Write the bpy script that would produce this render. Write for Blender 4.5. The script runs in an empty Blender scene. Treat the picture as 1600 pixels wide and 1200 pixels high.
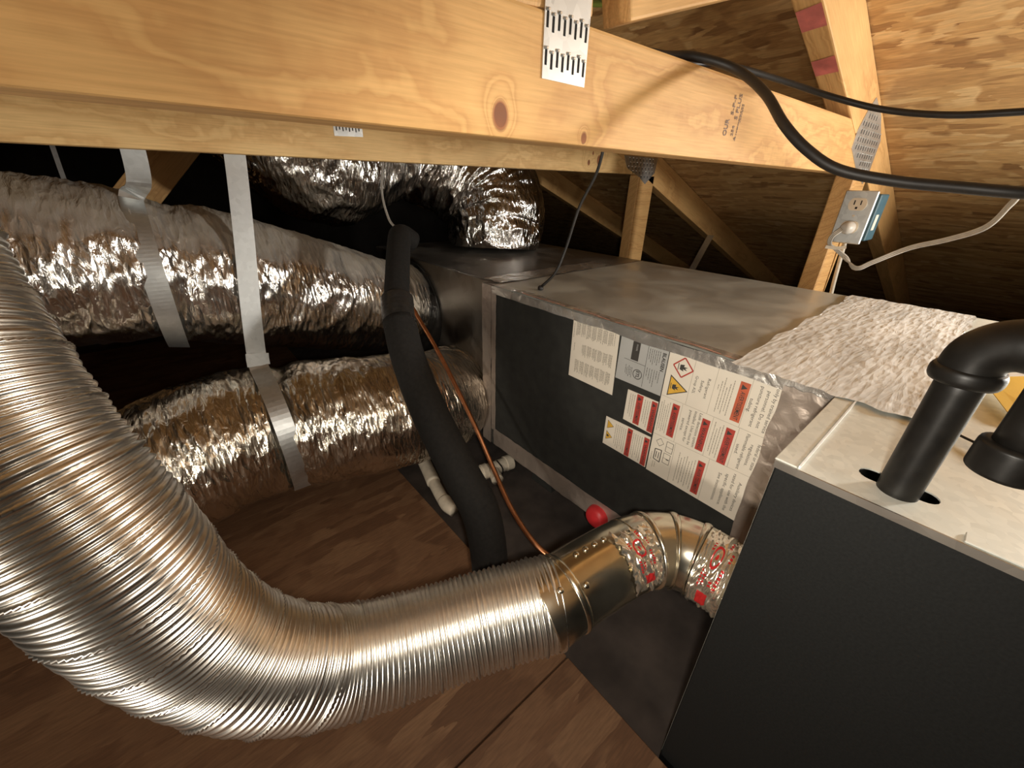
import bpy, bmesh, math, random
import numpy as np
from mathutils import Vector, Matrix, noise
random.seed(7)
SC = bpy.context.scene
COL = SC.collection
PI = math.pi

# ------------------------------------------------------------------ camera
EYE = Vector((0.0, 0.0, 0.76))
PITCH, ROLL, AZ = math.radians(26.773), math.radians(1.4846), math.radians(51.162)
fh = Vector((math.cos(AZ), math.sin(AZ), 0)); rh = Vector((math.sin(AZ), -math.cos(AZ), 0)); zz = Vector((0, 0, 1))
fwd = math.cos(PITCH) * fh - math.sin(PITCH) * zz
up0 = math.sin(PITCH) * fh + math.cos(PITCH) * zz
rt = math.cos(ROLL) * rh + math.sin(ROLL) * up0
up = -math.sin(ROLL) * rh + math.cos(ROLL) * up0
cam_d = bpy.data.cameras.new('camera'); cam = bpy.data.objects.new('camera', cam_d); COL.objects.link(cam)
cam.matrix_world = Matrix(((rt.x, up.x, -fwd.x, EYE.x), (rt.y, up.y, -fwd.y, EYE.y), (rt.z, up.z, -fwd.z, EYE.z), (0, 0, 0, 1)))
cam_d.sensor_width = 36; cam_d.lens = 36 * 624 / 1600; cam_d.clip_start = 0.01; cam_d.clip_end = 100
SC.camera = cam

# ------------------------------------------------------------------ world and lamps
W = bpy.data.worlds.new('attic_air'); SC.world = W; W.use_nodes = True
W.node_tree.nodes['Background'].inputs[0].default_value = (0.9, 0.8, 0.7, 1)
W.node_tree.nodes['Background'].inputs[1].default_value = 0.0

def lamp(name, kind, loc, target, energy, color, size):
    d = bpy.data.lights.new(name, kind); o = bpy.data.objects.new(name, d); COL.objects.link(o)
    o.location = loc; d.energy = energy; d.color = color
    if kind == 'AREA':
        d.shape = 'DISK'; d.size = size
        o.rotation_euler = (Vector(target) - Vector(loc)).to_track_quat('-Z', 'Y').to_euler()
    else:
        d.shadow_soft_size = size; d.spot_size = math.radians(124); d.spot_blend = 1.0
        o.rotation_euler = (Vector(target) - Vector(loc)).to_track_quat('-Z', 'Y').to_euler()
    return o
# work lamp standing beyond the gas pipe, right of the view, shining back along the attic
lamp('work_lamp', 'AREA', (1.30, -0.50, 0.725), (-0.30, 0.40, 0.74), 13.0, (1.0, 0.96, 0.89), 0.10)
# added fill light low at the left, stands for no real lamp
lamp('left_fill', 'AREA', (-0.95, -0.08, 0.40), (0.55, 0.60, 0.76), 6.0, (1.0, 0.90, 0.76), 0.14)
# light of the hand-held phone
lamp('phone_light', 'SPOT', (0.010, -0.022, 0.752), (0.55, 0.47, 0.27), 11.5, (1.0, 0.92, 0.80), 0.012)

SC.view_settings.view_transform = 'Standard'; SC.view_settings.look = 'None'
SC.view_settings.gamma = 1.0; SC.view_settings.use_curve_mapping = False
SC.view_settings.exposure = 0.0

# ------------------------------------------------------------------ node helpers
class NT:
    def __init__(s, name):
        s.m = bpy.data.materials.new(name); s.m.use_nodes = True
        s.t = s.m.node_tree; s.b = s.t.nodes['Principled BSDF']
    def n(s, typ, **kw):
        x = s.t.nodes.new(typ)
        for k, v in kw.items():
            if k.startswith('_'): x.inputs[k[1:].replace('_', ' ')].default_value = v
            else: setattr(x, k, v)
        return x
    def l(s, a, ao, b, bi): s.t.links.new(a.outputs[ao], b.inputs[bi])
    def coord(s, out='Object', scale=(1, 1, 1), loc=(0, 0, 0), rot=(0, 0, 0)):
        c = s.n('ShaderNodeTexCoord'); m = s.n('ShaderNodeMapping')
        m.inputs['Scale'].default_value = scale; m.inputs['Location'].default_value = loc; m.inputs['Rotation'].default_value = rot
        s.l(c, out, m, 'Vector'); return m
    def ramp(s, src, out, stops):
        r = s.n('ShaderNodeValToRGB'); e = r.color_ramp.elements
        while len(e) < len(stops): e.new(0.5)
        for i, (p, c) in enumerate(stops): e[i].position = p; e[i].color = (*c, 1)
        s.l(src, out, r, 'Fac'); return r
    def mix(s, fac, a, b, blend='MIX'):
        m = s.n('ShaderNodeMix', data_type='RGBA', blend_type=blend)
        for sock, v in ((0, fac), (6, a), (7, b)):
            if isinstance(v, tuple) and len(v) == 2 and not isinstance(v[0], (int, float)): s.t.links.new(v[0].outputs[v[1]], m.inputs[sock])
            elif isinstance(v, tuple): m.inputs[sock].default_value = (*v, 1)
            else: m.inputs[sock].default_value = v
        return m
    def math(s, op, a, b=0.0, c=0.0, clamp=False):
        m = s.n('ShaderNodeMath', operation=op, use_clamp=clamp)
        for i, v in enumerate((a, b, c)):
            if isinstance(v, tuple): s.t.links.new(v[0].outputs[v[1]], m.inputs[i])
            else: m.inputs[i].default_value = v
        return m
    def bump(s, src, out, strength=0.3, dist=0.002, prev=None):
        b = s.n('ShaderNodeBump'); b.inputs['Strength'].default_value = strength; b.inputs['Distance'].default_value = dist
        s.l(src, out, b, 'Height')
        if prev: s.l(prev, 'Normal', b, 'Normal')
        s.l(b, 'Normal', s.b, 'Normal'); return b
    def set(s, **kw):
        for k, v in kw.items(): s.b.inputs[k.replace('_', ' ')].default_value = (*v, 1) if isinstance(v, tuple) else v
        return s

def plain(name, col, rough=0.5, metal=0.0, nscale=60, var=0.12, bump=0.0, spec=0.5):
    t = NT(name); t.set(Roughness=rough, Metallic=metal, Specular_IOR_Level=spec)
    m = t.coord(); nz = t.n('ShaderNodeTexNoise', _Scale=nscale, _Detail=4.0); t.l(m, 0, nz, 'Vector')
    r = t.ramp(nz, 'Fac', [(0.3, tuple(c * (1 - var) for c in col)), (0.7, tuple(min(1, c * (1 + var)) for c in col))])
    t.l(r, 0, t.b, 'Base Color')
    if bump: t.bump(nz, 'Fac', bump, 0.001)
    return t.m

def wood(name, dark, light, knots=(), ringscale=52, off=(0, .19, .05)):
    t = NT(name); t.set(Roughness=0.62)
    oi = t.n('ShaderNodeObjectInfo')
    c = t.coord()
    n1 = t.n('ShaderNodeTexNoise', _Scale=1.0, _Detail=3.0); ms = t.coord(scale=(2.2, 9, 9)); t.l(ms, 0, n1, 'Vector')
    add = t.n('ShaderNodeVectorMath', operation='MULTIPLY_ADD')
    sub = t.n('ShaderNodeVectorMath', operation='SUBTRACT'); t.l(n1, 'Color', sub, 0); sub.inputs[1].default_value = (.5, .5, .5)
    t.l(sub, 0, add, 0); add.inputs[1].default_value = (0, .075, .075); t.l(c, 0, add, 2)
    o2 = t.n('ShaderNodeVectorMath', operation='ADD'); o2.inputs[1].default_value = off; t.l(add, 0, o2, 0)
    last = o2
    fac_k = None
    for (kx, kz, kr) in knots:
        d = t.n('ShaderNodeVectorMath', operation='DISTANCE')
        mp = t.n('ShaderNodeMapping'); mp.inputs['Scale'].default_value = (1, 0, .75); t.l(c, 0, mp, 'Vector')
        t.l(mp, 0, d, 0); d.inputs[1].default_value = (kx, 0, kz * .75)
        f = t.n('ShaderNodeMapRange'); f.inputs['From Min'].default_value = kr * 1.05; f.inputs['From Max'].default_value = kr * .8
        t.l(d, 'Value', f, 'Value')
        # grain swirls round the knot
        g = t.math('DIVIDE', kr * .035, (d, 'Value')); gm = t.math('MINIMUM', (g, 0), .05)
        cx = t.n('ShaderNodeCombineXYZ'); t.l(gm, 0, cx, 'Z'); t.l(gm, 0, cx, 'Y')
        a2 = t.n('ShaderNodeVectorMath', operation='ADD'); t.l(last, 0, a2, 0); t.l(cx, 0, a2, 1); last = a2
        fac_k = f if fac_k is None else t.math('MAXIMUM', (fac_k, 0), (f, 0))
    w = t.n('ShaderNodeTexWave', wave_type='RINGS', rings_direction='X', _Scale=ringscale / 3.2, _Distortion=1.2, _Detail=2.0)
    w.inputs['Detail Scale'].default_value = 3.0; t.l(last, 0, w, 'Vector')
    fib = t.n('ShaderNodeTexNoise', _Scale=1.0, _Detail=3.0); mf = t.coord(scale=(18, 420, 420)); t.l(mf, 0, fib, 'Vector')
    big = t.n('ShaderNodeTexNoise', _Scale=5.0, _Detail=2.0); t.l(c, 0, big, 'Vector')
    r = t.ramp(w, 'Fac', [(0.0, light), (0.55, tuple(a * .65 + b * .35 for a, b in zip(light, dark))), (0.92, dark), (1.0, light)])
    m1 = t.mix(0.55, (r, 0), light)
    fr = t.ramp(fib, 'Fac', [(0.3, (.86, .84, .80)), (0.7, (1.06, 1.06, 1.06))])
    m2 = t.mix(1.0, (m1, 2), (fr, 0), 'MULTIPLY')
    br = t.ramp(big, 'Fac', [(0.3, (.88, .84, .78)), (0.7, (1.08, 1.08, 1.08))])
    m3 = t.mix(1.0, (m2, 2), (br, 0), 'MULTIPLY')
    if fac_k is not None:
        kr_ = t.ramp(w, 'Fac', [(0, (.36, .13, .045)), (1, (.20, .07, .025))])
        m3 = t.mix((fac_k, 0), (m3, 2), (kr_, 0))
    t.l(m3, 2, t.b, 'Base Color'); t.bump(fib, 'Fac', 0.25, 0.0008)
    return t.m

def osb(name, tones, scale=1.0, rough=0.7, blend=0.5, axis=0):
    t = NT(name); t.set(Roughness=rough)
    cols = []
    for i, (rz, sx, sy) in enumerate(((0.12, 7, 52), (-0.22, 8, 64), (0.45, 11, 48))):
        if axis: sx, sy = sy, sx
        m = t.coord(scale=(sx * scale, sy * scale, 18 * scale), rot=(0, 0, rz), loc=(i * 3.1, i * 1.7, 0))
        dn = t.n('ShaderNodeTexNoise', _Scale=1.4, _Detail=3.0); t.l(m, 0, dn, 'Vector')
        av = t.n('ShaderNodeVectorMath', operation='MULTIPLY_ADD'); t.l(dn, 'Color', av, 0); av.inputs[1].default_value = (1.1, 1.1, 0.4); t.l(m, 0, av, 2)
        v = t.n('ShaderNodeTexVoronoi', _Scale=1.0); t.l(av, 0, v, 'Vector'); v.inputs['Randomness'].default_value = 1.0
        cols.append(v)
    r0 = t.ramp(cols[0], 'Color', tones); r1 = t.ramp(cols[1], 'Color', tones); r2 = t.ramp(cols[2], 'Color', tones)
    nz = t.n('ShaderNodeTexNoise', _Scale=9.0 * scale, _Detail=2.0); c = t.coord(); t.l(c, 0, nz, 'Vector')
    s1 = t.ramp(nz, 'Fac', [(0.44, (0, 0, 0)), (0.48, (1, 1, 1))]); s2 = t.ramp(nz, 'Fac', [(0.55, (0, 0, 0)), (0.58, (1, 1, 1))])
    a = t.mix((s1, 0), (r0, 0), (r1, 0)); b = t.mix((s2, 0), (a, 2), (r2, 0))
    fin = t.n('ShaderNodeTexNoise', _Scale=1.0, _Detail=4.0); mf = t.coord(scale=(300, 40, 100) if axis else (40, 300, 100)); t.l(mf, 0, fin, 'Vector')
    fr = t.ramp(fin, 'Fac', [(0.3, (.8, .8, .8)), (0.7, (1.12, 1.12, 1.12))])
    e = t.mix(1.0, (b, 2), (fr, 0), 'MULTIPLY')
    t.l(e, 2, t.b, 'Base Color')
    h = t.mix((s1, 0), (cols[0], 'Color'), (cols[1], 'Color')); t.bump(h, 2, 0.35, 0.0025)
    return t.m

def foil(name, col=(.82, .80, .77), rough=0.17, crease=1.0, dust=0.0, stretch=(1, 1, 1), metal=1.0):
    t = NT(name); t.set(Metallic=metal, Roughness=rough)
    c = t.coord(scale=stretch)
    v = t.n('ShaderNodeTexVoronoi', feature='F1', _Scale=48.0); t.l(c, 0, v, 'Vector')
    nz = t.n('ShaderNodeTexNoise', _Scale=30.0, _Detail=5.0, _Distortion=1.6); t.l(c, 0, nz, 'Vector')
    n2 = t.n('ShaderNodeTexNoise', _Scale=9.0, _Detail=3.0); t.l(c, 0, n2, 'Vector')
    b1 = t.bump(v, 'Distance', 0.55 * crease, 0.006); b2 = t.bump(nz, 'Fac', 0.6 * crease, 0.008, b1)
    r = t.ramp(n2, 'Fac', [(0.35, tuple(x * .8 for x in col)), (0.65, col)]); last = (r, 0)
    t.t.links.new(r.outputs[0], t.b.inputs['Base Color'])
    rr = t.math('MULTIPLY_ADD', (n2, 'Fac'), rough * .8, rough * .6); t.l(rr, 0, t.b, 'Roughness')
    if dust:
        g = t.n('ShaderNodeNewGeometry'); sp = t.n('ShaderNodeSeparateXYZ'); t.l(g, 'Normal', sp, 0)
        f = t.n('ShaderNodeMapRange'); f.inputs['From Min'].default_value = .35; f.inputs['From Max'].default_value = .85; f.inputs['To Max'].default_value = dust
        t.l(sp, 'Z', f, 'Value')
        dz = t.math('MULTIPLY', (f, 0), (t.ramp(n2, 'Fac', [(.3, (.5, .5, .5)), (.6, (1, 1, 1))]), 0))
        inv = t.math('SUBTRACT', 1.0, (dz, 0)); t.l(inv, 0, t.b, 'Metallic')
        mx = t.mix((dz, 0), last, (.36, .31, .23)); t.l(mx, 2, t.b, 'Base Color')
        ra = t.math('MULTIPLY_ADD', (dz, 0), .45, (rr, 0)); t.l(ra, 0, t.b, 'Roughness')
    return t.m

def galv(name, col=(.62, .61, .58), rough=0.28, spangle=38, amp=.12, dust=.25, lo=.0, dcol=(.42, .39, .33)):
    t = NT(name); t.set(Metallic=1.0)
    c = t.coord(); v = t.n('ShaderNodeTexVoronoi', _Scale=spangle); t.l(c, 0, v, 'Vector')
    r = t.ramp(v, 'Color', [(0.0, tuple(x * (1 - amp) for x in col)), (1.0, tuple(min(1, x * (1 + amp)) for x in col))])
    nz = t.n('ShaderNodeTexNoise', _Scale=7.0, _Detail=6.0, _Distortion=.8); t.l(c, 0, nz, 'Vector')
    d = t.ramp(nz, 'Fac', [(0.38, (lo, lo, lo)), (0.72, (dust, dust, dust))])
    mx = t.mix((d, 0), (r, 0), dcol); t.l(mx, 2, t.b, 'Base Color')
    iv = t.math('SUBTRACT', 1.0, (d, 0)); t.l(iv, 0, t.b, 'Metallic')
    rr = t.math('MULTIPLY_ADD', (d, 0), .5, rough); t.l(rr, 0, t.b, 'Roughness')
    b0 = t.bump(nz, 'Fac', 0.05, 0.004); t.bump(v, 'Color', 0.05, 0.002, b0)
    return t.m

M = {}
M['pine'] = wood('pine_lumber', (.48, .22, .065), (.74, .45, .18))
M['pine_front'] = wood('pine_beam_face', (.48, .22, .065), (.72, .43, .165), knots=((1.7304, -.0295, .0085), (1.83, -.038, .004)))
M['pine_second'] = wood('pine_beam_second', (.54, .28, .09), (.80, .55, .25), knots=((2.555, -.012, .011), (2.51, -.02, .006), (2.525, .005, .004)))
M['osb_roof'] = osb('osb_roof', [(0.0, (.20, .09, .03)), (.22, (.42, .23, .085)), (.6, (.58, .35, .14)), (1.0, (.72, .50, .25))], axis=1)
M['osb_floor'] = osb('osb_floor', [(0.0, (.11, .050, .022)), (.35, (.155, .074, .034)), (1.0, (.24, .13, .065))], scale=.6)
M['subfloor'] = plain('dusty_subfloor', (.055, .042, .035), .9, 0, 14, .4, .4)
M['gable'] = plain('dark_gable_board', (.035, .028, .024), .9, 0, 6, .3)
M['black_door'] = plain('black_painted_steel', (.011, .0115, .0112), .60, 0, 400, .18, .08, .22)
M['black_foam'] = plain('black_panel_foam', (.022, .022, .019), .85, 0, 40, .25, .15)
M['galv_top'] = galv('galvanized_top', (.58, .57, .53), .15, 30, .08, .75, .38, (.60, .61, .54))
M['galv_furnace'] = galv('galvanized_furnace', (.68, .67, .63), .24, 150, .25, .8, .5, (.66, .68, .61))
M['galv_plenum'] = galv('galvanized_plenum', (.30, .275, .245), .34, 26, .12, .25)
M['galv_pipe'] = galv('galvanized_pipe', (.74, .68, .55), .20, 70, .05, .06)
M['strap'] = galv('galvanized_strap', (.62, .64, .64), .42, 120, .08, .1)
M['plate'] = galv('gusset_steel', (.66, .68, .68), .38, 90, .14, .12)
M['hole'] = plain('slot_dark', (.008, .007, .006), .9)
M['tooth'] = plain('bent_tooth', (.80, .80, .78), .3, 1.0)
M['foil_upper'] = foil('foil_jacket_upper', (.80, .77, .73), .20, .75, .9, (2.6, .8, .8))
M['foil_lower'] = foil('foil_jacket_lower', (.84, .78, .68), .20, .75, .0, (2.6, .8, .8))
M['foil_top'] = foil('foil_jacket_top', (.80, .79, .77), .14, .8, .0, (2.2, 1, .8))
M['foil_tape'] = foil('foil_tape_shiny', (.78, .75, .70), .26, .45, .0, (1, 1, 1), .75)
M['foil_mastic'] = foil('foil_tape_brushed', (.83, .85, .84), .55, .35, .0, (.5, 2.6, 1), .2)
M['foil_brown'] = foil('foil_tape_dull', (.50, .42, .36), .34, .35, .0, (1, 1, 1), .55)
M['flex'] = plain('flex_aluminium', (.88, .85, .79), .29, 1.0, 220, .05)
M['black_iron'] = plain('black_iron_pipe', (.009, .008, .0068), .42, .0, 90, .3, .12, .35)
M['black_rubber'] = plain('black_rubber', (.018, .015, .013), .5, 0, 120, .2)
M['insul_tube'] = plain('black_foam_tube', (.011, .0098, .0085), .85, 0, 160, .25, .2, .3)
M['vinyl_tape'] = plain('black_vinyl_tape', (.02, .019, .018), .28, 0, 60, .3, .7)
M['copper'] = plain('copper_tube', (.80, .36, .18), .32, 1.0, 60, .18)
M['pvc'] = plain('white_pvc', (.66, .58, .46), .5, 0, 60, .12)
M['red'] = plain('red_plastic', (.62, .03, .035), .42, 0, 60, .08)
M['paper'] = plain('label_paper', (.78, .71, .60), .55, 0, 30, .03)
M['silver_label'] = plain('silver_label', (.56, .56, .54), .42, .25, 30, .04)
M['ink'] = plain('black_ink', (.05, .045, .04), .6)
M['ink_grey'] = plain('grey_ink', (.36, .32, .26), .6)
M['ink_line'] = plain('line_ink', (.42, .37, .30), .6)
M['ink_red'] = plain('red_ink', (.45, .055, .04), .55)
M['ink_orange'] = plain('orange_red_ink', (.52, .11, .05), .55)
M['ink_yellow'] = plain('yellow_ink', (.72, .42, .06), .5)
M['stamp'] = plain('stamp_ink', (.20, .13, .09), .7, 0, 300, .5)
M['pink'] = plain('pink_paint', (.62, .17, .14), .6, 0, 40, .25)
M['yellow'] = plain('yellow_tag_paper', (.80, .52, .06), .5, 0, 30, .05)
M['white'] = plain('white_edge', (.8, .8, .78), .5)
M['green'] = plain('green_plastic', (.16, .20, .03), .4)
M['outlet'] = plain('ivory_plastic', (.78, .68, .54), .4, 0, 60, .05)
M['blue_box'] = plain('blue_plastic_box', (.05, .115, .15), .5, 0, 60, .15)
M['cord_grey'] = plain('grey_cord', (.52, .49, .44), .42, 0, 80, .08)
M['nm'] = plain('pale_cable', (.62, .56, .46), .5, 0, 60, .1)

def uvprint(name):
    """foil tape with red printed bands, ring mark and dashes laid out on the tape's own uv"""
    t = NT(name); t.set(Metallic=.85, Roughness=.18)
    c = t.coord(); v = t.n('ShaderNodeTexVoronoi', _Scale=75.0); t.l(c, 0, v, 'Vector'); nz = t.n('ShaderNodeTexNoise', _Scale=60.0, _Detail=4.0); t.l(c, 0, nz, 'Vector')
    b1 = t.bump(v, 'Distance', .25, .003); t.bump(nz, 'Fac', .25, .003, b1)
    uv = t.n('ShaderNodeTexCoord'); sp = t.n('ShaderNodeSeparateXYZ'); t.l(uv, 'UV', sp, 0)
    def band(ch, lo, hi):
        a = t.math('GREATER_THAN', (sp, ch), lo); b = t.math('LESS_THAN', (sp, ch), hi); return t.math('MULTIPLY', (a, 0), (b, 0))
    def both(a, b): return t.math('MULTIPLY', (a, 0), (b, 0))
    def ring(x, y, r0, r1):
        d = t.n('ShaderNodeVectorMath', operation='DISTANCE'); t.l(uv, 'UV', d, 0); d.inputs[1].default_value = (x, y, 0)
        a = t.math('GREATER_THAN', (d, 'Value'), r0); b = t.math('LESS_THAN', (d, 'Value'), r1); return t.math('MULTIPLY', (a, 0), (b, 0))
    parts = [both(band('X', .30, .62), band('Y', .10, .26)), ring(.42, .66, .10, .135), ring(.42, .66, .0, .035)]
    for x0, x1, y0, y1 in ((.66, .74, .34, .58), (.52, .60, .36, .44), (.30, .38, .34, .48), (.22, .27, .30, .52), (.70, .76, .66, .78), (.20, .26, .70, .80), (.56, .62, .80, .92)):
        st = t.math('FRACT', (t.math('MULTIPLY', (sp, 'Y'), 26.0), 0)); g = t.math('GREATER_THAN', (st, 0), .35)
        parts.append(both(both(band('X', x0, x1), band('Y', y0, y1)), g))
    acc = parts[0]
    for p in parts[1:]: acc = t.math('MAXIMUM', (acc, 0), (p, 0))
    mx = t.mix((acc, 0), (.84, .78, .66), (.55, .03, .03)); t.l(mx, 2, t.b, 'Base Color')
    mt = t.math('MULTIPLY_ADD', (acc, 0), -.6, .9); t.l(mt, 0, t.b, 'Metallic')
    return t.m
M['print_tape'] = uvprint('printed_foil_tape')

# ------------------------------------------------------------------ object helpers
WM = {}
def link(name, me, mat, parent=None, mw=None, smooth=False):
    o = bpy.data.objects.new(name, me); COL.objects.link(o)
    mw = mw or Matrix.Identity(4); WM[o.name] = mw
    if mat is not None:
        me.materials.clear(); me.materials.append(mat)
    if smooth:
        me.polygons.foreach_set('use_smooth', [True] * len(me.polygons))
    if parent is not None:
        o.parent = parent; o.matrix_basis = WM[parent.name].inverted() @ mw
    else: o.matrix_world = mw
    return o
def tag(o, label, cat, group=None):
    o['label'] = label; o['category'] = cat
    if group: o['group'] = group
    return o
def thing(name, label, cat, loc=(0, 0, 0), group=None):
    o = bpy.data.objects.new(name, None); COL.objects.link(o); o.location = loc; o.empty_display_size = .05
    WM[o.name] = Matrix.Translation(loc); tag(o, label, cat, group); return o
def struct(o): o['kind'] = 'structure'; return o
def pyd(name, v, f, mat, parent=None, mw=None, smooth=False, uvs=None):
    me = bpy.data.meshes.new(name); me.from_pydata([tuple(x) for x in v], [], f); me.update()
    if uvs is not None:
        l = me.uv_layers.new(name='UVMap'); arr = np.array(uvs, dtype=np.float32)
        vi = np.zeros(len(me.loops), dtype=np.int32); me.loops.foreach_get('vertex_index', vi)
        l.data.foreach_set('uv', arr[vi].ravel())
    return link(name, me, mat, parent, mw, smooth)
def bmobj(name, bm, mat, parent=None, mw=None, smooth=False):
    me = bpy.data.meshes.new(name); bm.to_mesh(me); bm.free(); return link(name, me, mat, parent, mw, smooth)
def frame(o, x, y, z):
    x, y, z = Vector(x), Vector(y), Vector(z)
    return Matrix(((x.x, y.x, z.x, o[0]), (x.y, y.y, z.y, o[1]), (x.z, y.z, z.z, o[2]), (0, 0, 0, 1)))
def bmbox(lo, hi, bev=0.0, seg=1):
    bm = bmesh.new(); bmesh.ops.create_cube(bm, size=1)
    for v in bm.verts:
        v.co = Vector(((lo[i] + hi[i]) / 2 + v.co[i] * (hi[i] - lo[i]) for i in range(3)))
    if bev: bmesh.ops.bevel(bm, geom=bm.edges[:], offset=bev, segments=seg, affect='EDGES', profile=.6)
    return bm
def box(name, lo, hi, mat, parent=None, mw=None, bev=0.0):
    return bmobj(name, bmbox(lo, hi, bev), mat, parent, mw)
def bmprism(poly, y0, y1, bev=0.0):
    """poly in local x,z ; extruded along y"""
    bm = bmesh.new(); a = [bm.verts.new((x, y0, z)) for x, z in poly]; b = [bm.verts.new((x, y1, z)) for x, z in poly]
    bm.faces.new(a); bm.faces.new(b[::-1]); n = len(poly)
    for i in range(n): bm.faces.new((a[i], b[i], b[(i + 1) % n], a[(i + 1) % n]))
    bmesh.ops.recalc_face_normals(bm, faces=bm.faces[:])
    if bev: bmesh.ops.bevel(bm, geom=bm.edges[:], offset=bev, segments=2, affect='EDGES', profile=.6)
    return bm
def spline(pts, n):
    """Catmull-Rom resampled to n+1 evenly spaced points; also interpolates extra columns"""
    P = np.array(pts, float); Q = np.vstack([2 * P[0] - P[1], P, 2 * P[-1] - P[-2]]); out = []
    for i in range(1, len(Q) - 2):
        for t in np.linspace(0, 1, 40, endpoint=False):
            a, b, c, d = Q[i - 1], Q[i], Q[i + 1], Q[i + 2]
            out.append(.5 * ((2 * b) + (-a + c) * t + (2 * a - 5 * b + 4 * c - d) * t * t + (-a + 3 * b - 3 * c + d) * t ** 3))
    out.append(P[-1]); out = np.array(out)
    s = np.concatenate([[0], np.cumsum(np.linalg.norm(np.diff(out[:, :3], axis=0), axis=1))])
    q = np.linspace(0, s[-1], n + 1)
    return np.stack([np.interp(q, s, out[:, k]) for k in range(out.shape[1])], 1), q
def frames(C, refv=(0, 0, 1)):
    T = np.gradient(C[:, :3], axis=0); T /= np.linalg.norm(T, axis=1)[:, None]
    r = np.array(refv, float); N = np.zeros_like(T)
    if abs(r @ T[0]) > .93: r = np.array((1., .2, 0.))
    n = r - T[0] * (r @ T[0]); n /= np.linalg.norm(n)
    for i in range(len(T)):
        n = n - T[i] * (n @ T[i]); n /= np.linalg.norm(n); N[i] = n
    return T, N, np.cross(T, N)
def sweep(C, R, segs, closed_ends=True, refv=(0, 0, 1)):
    """R: array (len(C), segs) of radii, or 1-D; returns verts, faces"""
    T, N, B = frames(C, refv); n = len(C); th = np.linspace(0, 2 * PI, segs, endpoint=False)
    R = np.asarray(R, float)
    if R.ndim == 0: R = np.full((n, segs), float(R))
    elif R.ndim == 1: R = np.repeat(R[:, None], segs, 1)
    V = C[:, None, :3] + R[:, :, None] * (np.cos(th)[None, :, None] * N[:, None, :] + np.sin(th)[None, :, None] * B[:, None, :])
    V = V.reshape(-1, 3); i = np.arange(n - 1)[:, None] * segs; j = np.arange(segs)[None, :]; k = (j + 1) % segs
    Fc = np.stack([i + j, i + k, i + segs + k, i + segs + j], -1).reshape(-1, 4).tolist()
    if closed_ends: Fc += [list(range(segs))[::-1], list(range((n - 1) * segs, n * segs))]
    return V, Fc
def tube(name, pts, r, mat, parent=None, n=40, segs=14, smooth=True):
    C, q = spline(pts, n); V, Fc = sweep(C, C[:, 3] if C.shape[1] > 3 else r, segs)
    return pyd(name, V, Fc, mat, parent, None, smooth)
def ribbon(name, pts, wvec, width, thick, mat, parent=None, n=40):
    """flat strap following pts; wvec (vector or list of vectors) is the width direction"""
    P = [tuple(p) + tuple(w) for p, w in zip(pts, wvec if isinstance(wvec, list) else [wvec] * len(pts))]
    C, q = spline(P, n); T = np.gradient(C[:, :3], axis=0); T /= np.linalg.norm(T, axis=1)[:, None]
    Wv = C[:, 3:6]; Wv = Wv - T * np.sum(Wv * T, 1)[:, None]; Wv /= np.linalg.norm(Wv, axis=1)[:, None]
    Nn = np.cross(T, Wv); V = []
    for i in range(len(C)):
        for a, b in ((-1, -1), (1, -1), (1, 1), (-1, 1)): V.append(C[i, :3] + a * Wv[i] * width / 2 + b * Nn[i] * thick / 2)
    Fc = []
    for i in range(len(C) - 1):
        for k in range(4): Fc.append((4 * i + k, 4 * i + (k + 1) % 4, 4 * i + 4 + (k + 1) % 4, 4 * i + 4 + k))
    Fc += [(3, 2, 1, 0), tuple(4 * (len(C) - 1) + k for k in range(4))]
    return pyd(name, V, Fc, mat, parent)

# cabinet frame: b across (away to the right), c along the equipment (away to the left)
CA = math.radians(92.135)
bd = Vector((math.sin(CA), -math.cos(CA), 0)); cd = Vector((math.cos(CA), math.sin(CA), 0))
CAB = frame((0, 0, 0), bd, cd, zz)           # local x=b, y=c, z=z
def cw(b, c, z): return CAB @ Vector((b, c, z))

# ------------------------------------------------------------------ the attic shell
RS, RX, RZ = 0.405, 0.939, 1.026            # roof underside: z = RZ - RS*(x-RX)
def roofz(x): return RZ - RS * (x - RX)
RIDGE = -2.3
Y0, Y1, ZF = -2.2, 4.6, -0.022
struct(pyd('ceiling', [(RIDGE, Y0, roofz(RIDGE)), (RIDGE, Y1, roofz(RIDGE)), (4.1, Y1, roofz(4.1)), (4.1, Y0, roofz(4.1))], [(0, 1, 2, 3)], M['osb_roof']))
xl = 2 * RIDGE - 4.1
struct(pyd('ceiling', [(RIDGE, Y0, roofz(RIDGE)), (RIDGE, Y1, roofz(RIDGE)), (xl, Y1, roofz(4.1)), (xl, Y0, roofz(4.1))], [(3, 2, 1, 0)], M['osb_roof']))
struct(box('floor', (xl, Y0, ZF - .03), (4.1, Y1, ZF), M['subfloor']))
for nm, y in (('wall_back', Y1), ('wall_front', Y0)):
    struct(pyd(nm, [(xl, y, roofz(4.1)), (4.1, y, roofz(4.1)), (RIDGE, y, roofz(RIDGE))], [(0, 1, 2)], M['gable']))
# floor decking laid beside the equipment: sheets with open joints
deck = thing('floor_decking', 'brown board decking on the attic floor under the ducts', 'decking', cw(-.3, .8, ZF))
del deck['category']; del deck['label']; struct(deck); deck.name = 'floor_deck'; WM[deck.name] = Matrix.Translation(deck.location)
EDGE = .362
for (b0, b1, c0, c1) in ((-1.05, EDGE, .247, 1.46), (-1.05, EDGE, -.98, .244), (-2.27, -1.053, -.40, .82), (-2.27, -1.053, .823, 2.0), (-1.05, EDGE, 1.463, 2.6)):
    box('deck_panel', (b0, c0, ZF + .0005), (b1, c1, 0), M['osb_floor'], deck, CAB, .0015)

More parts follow.
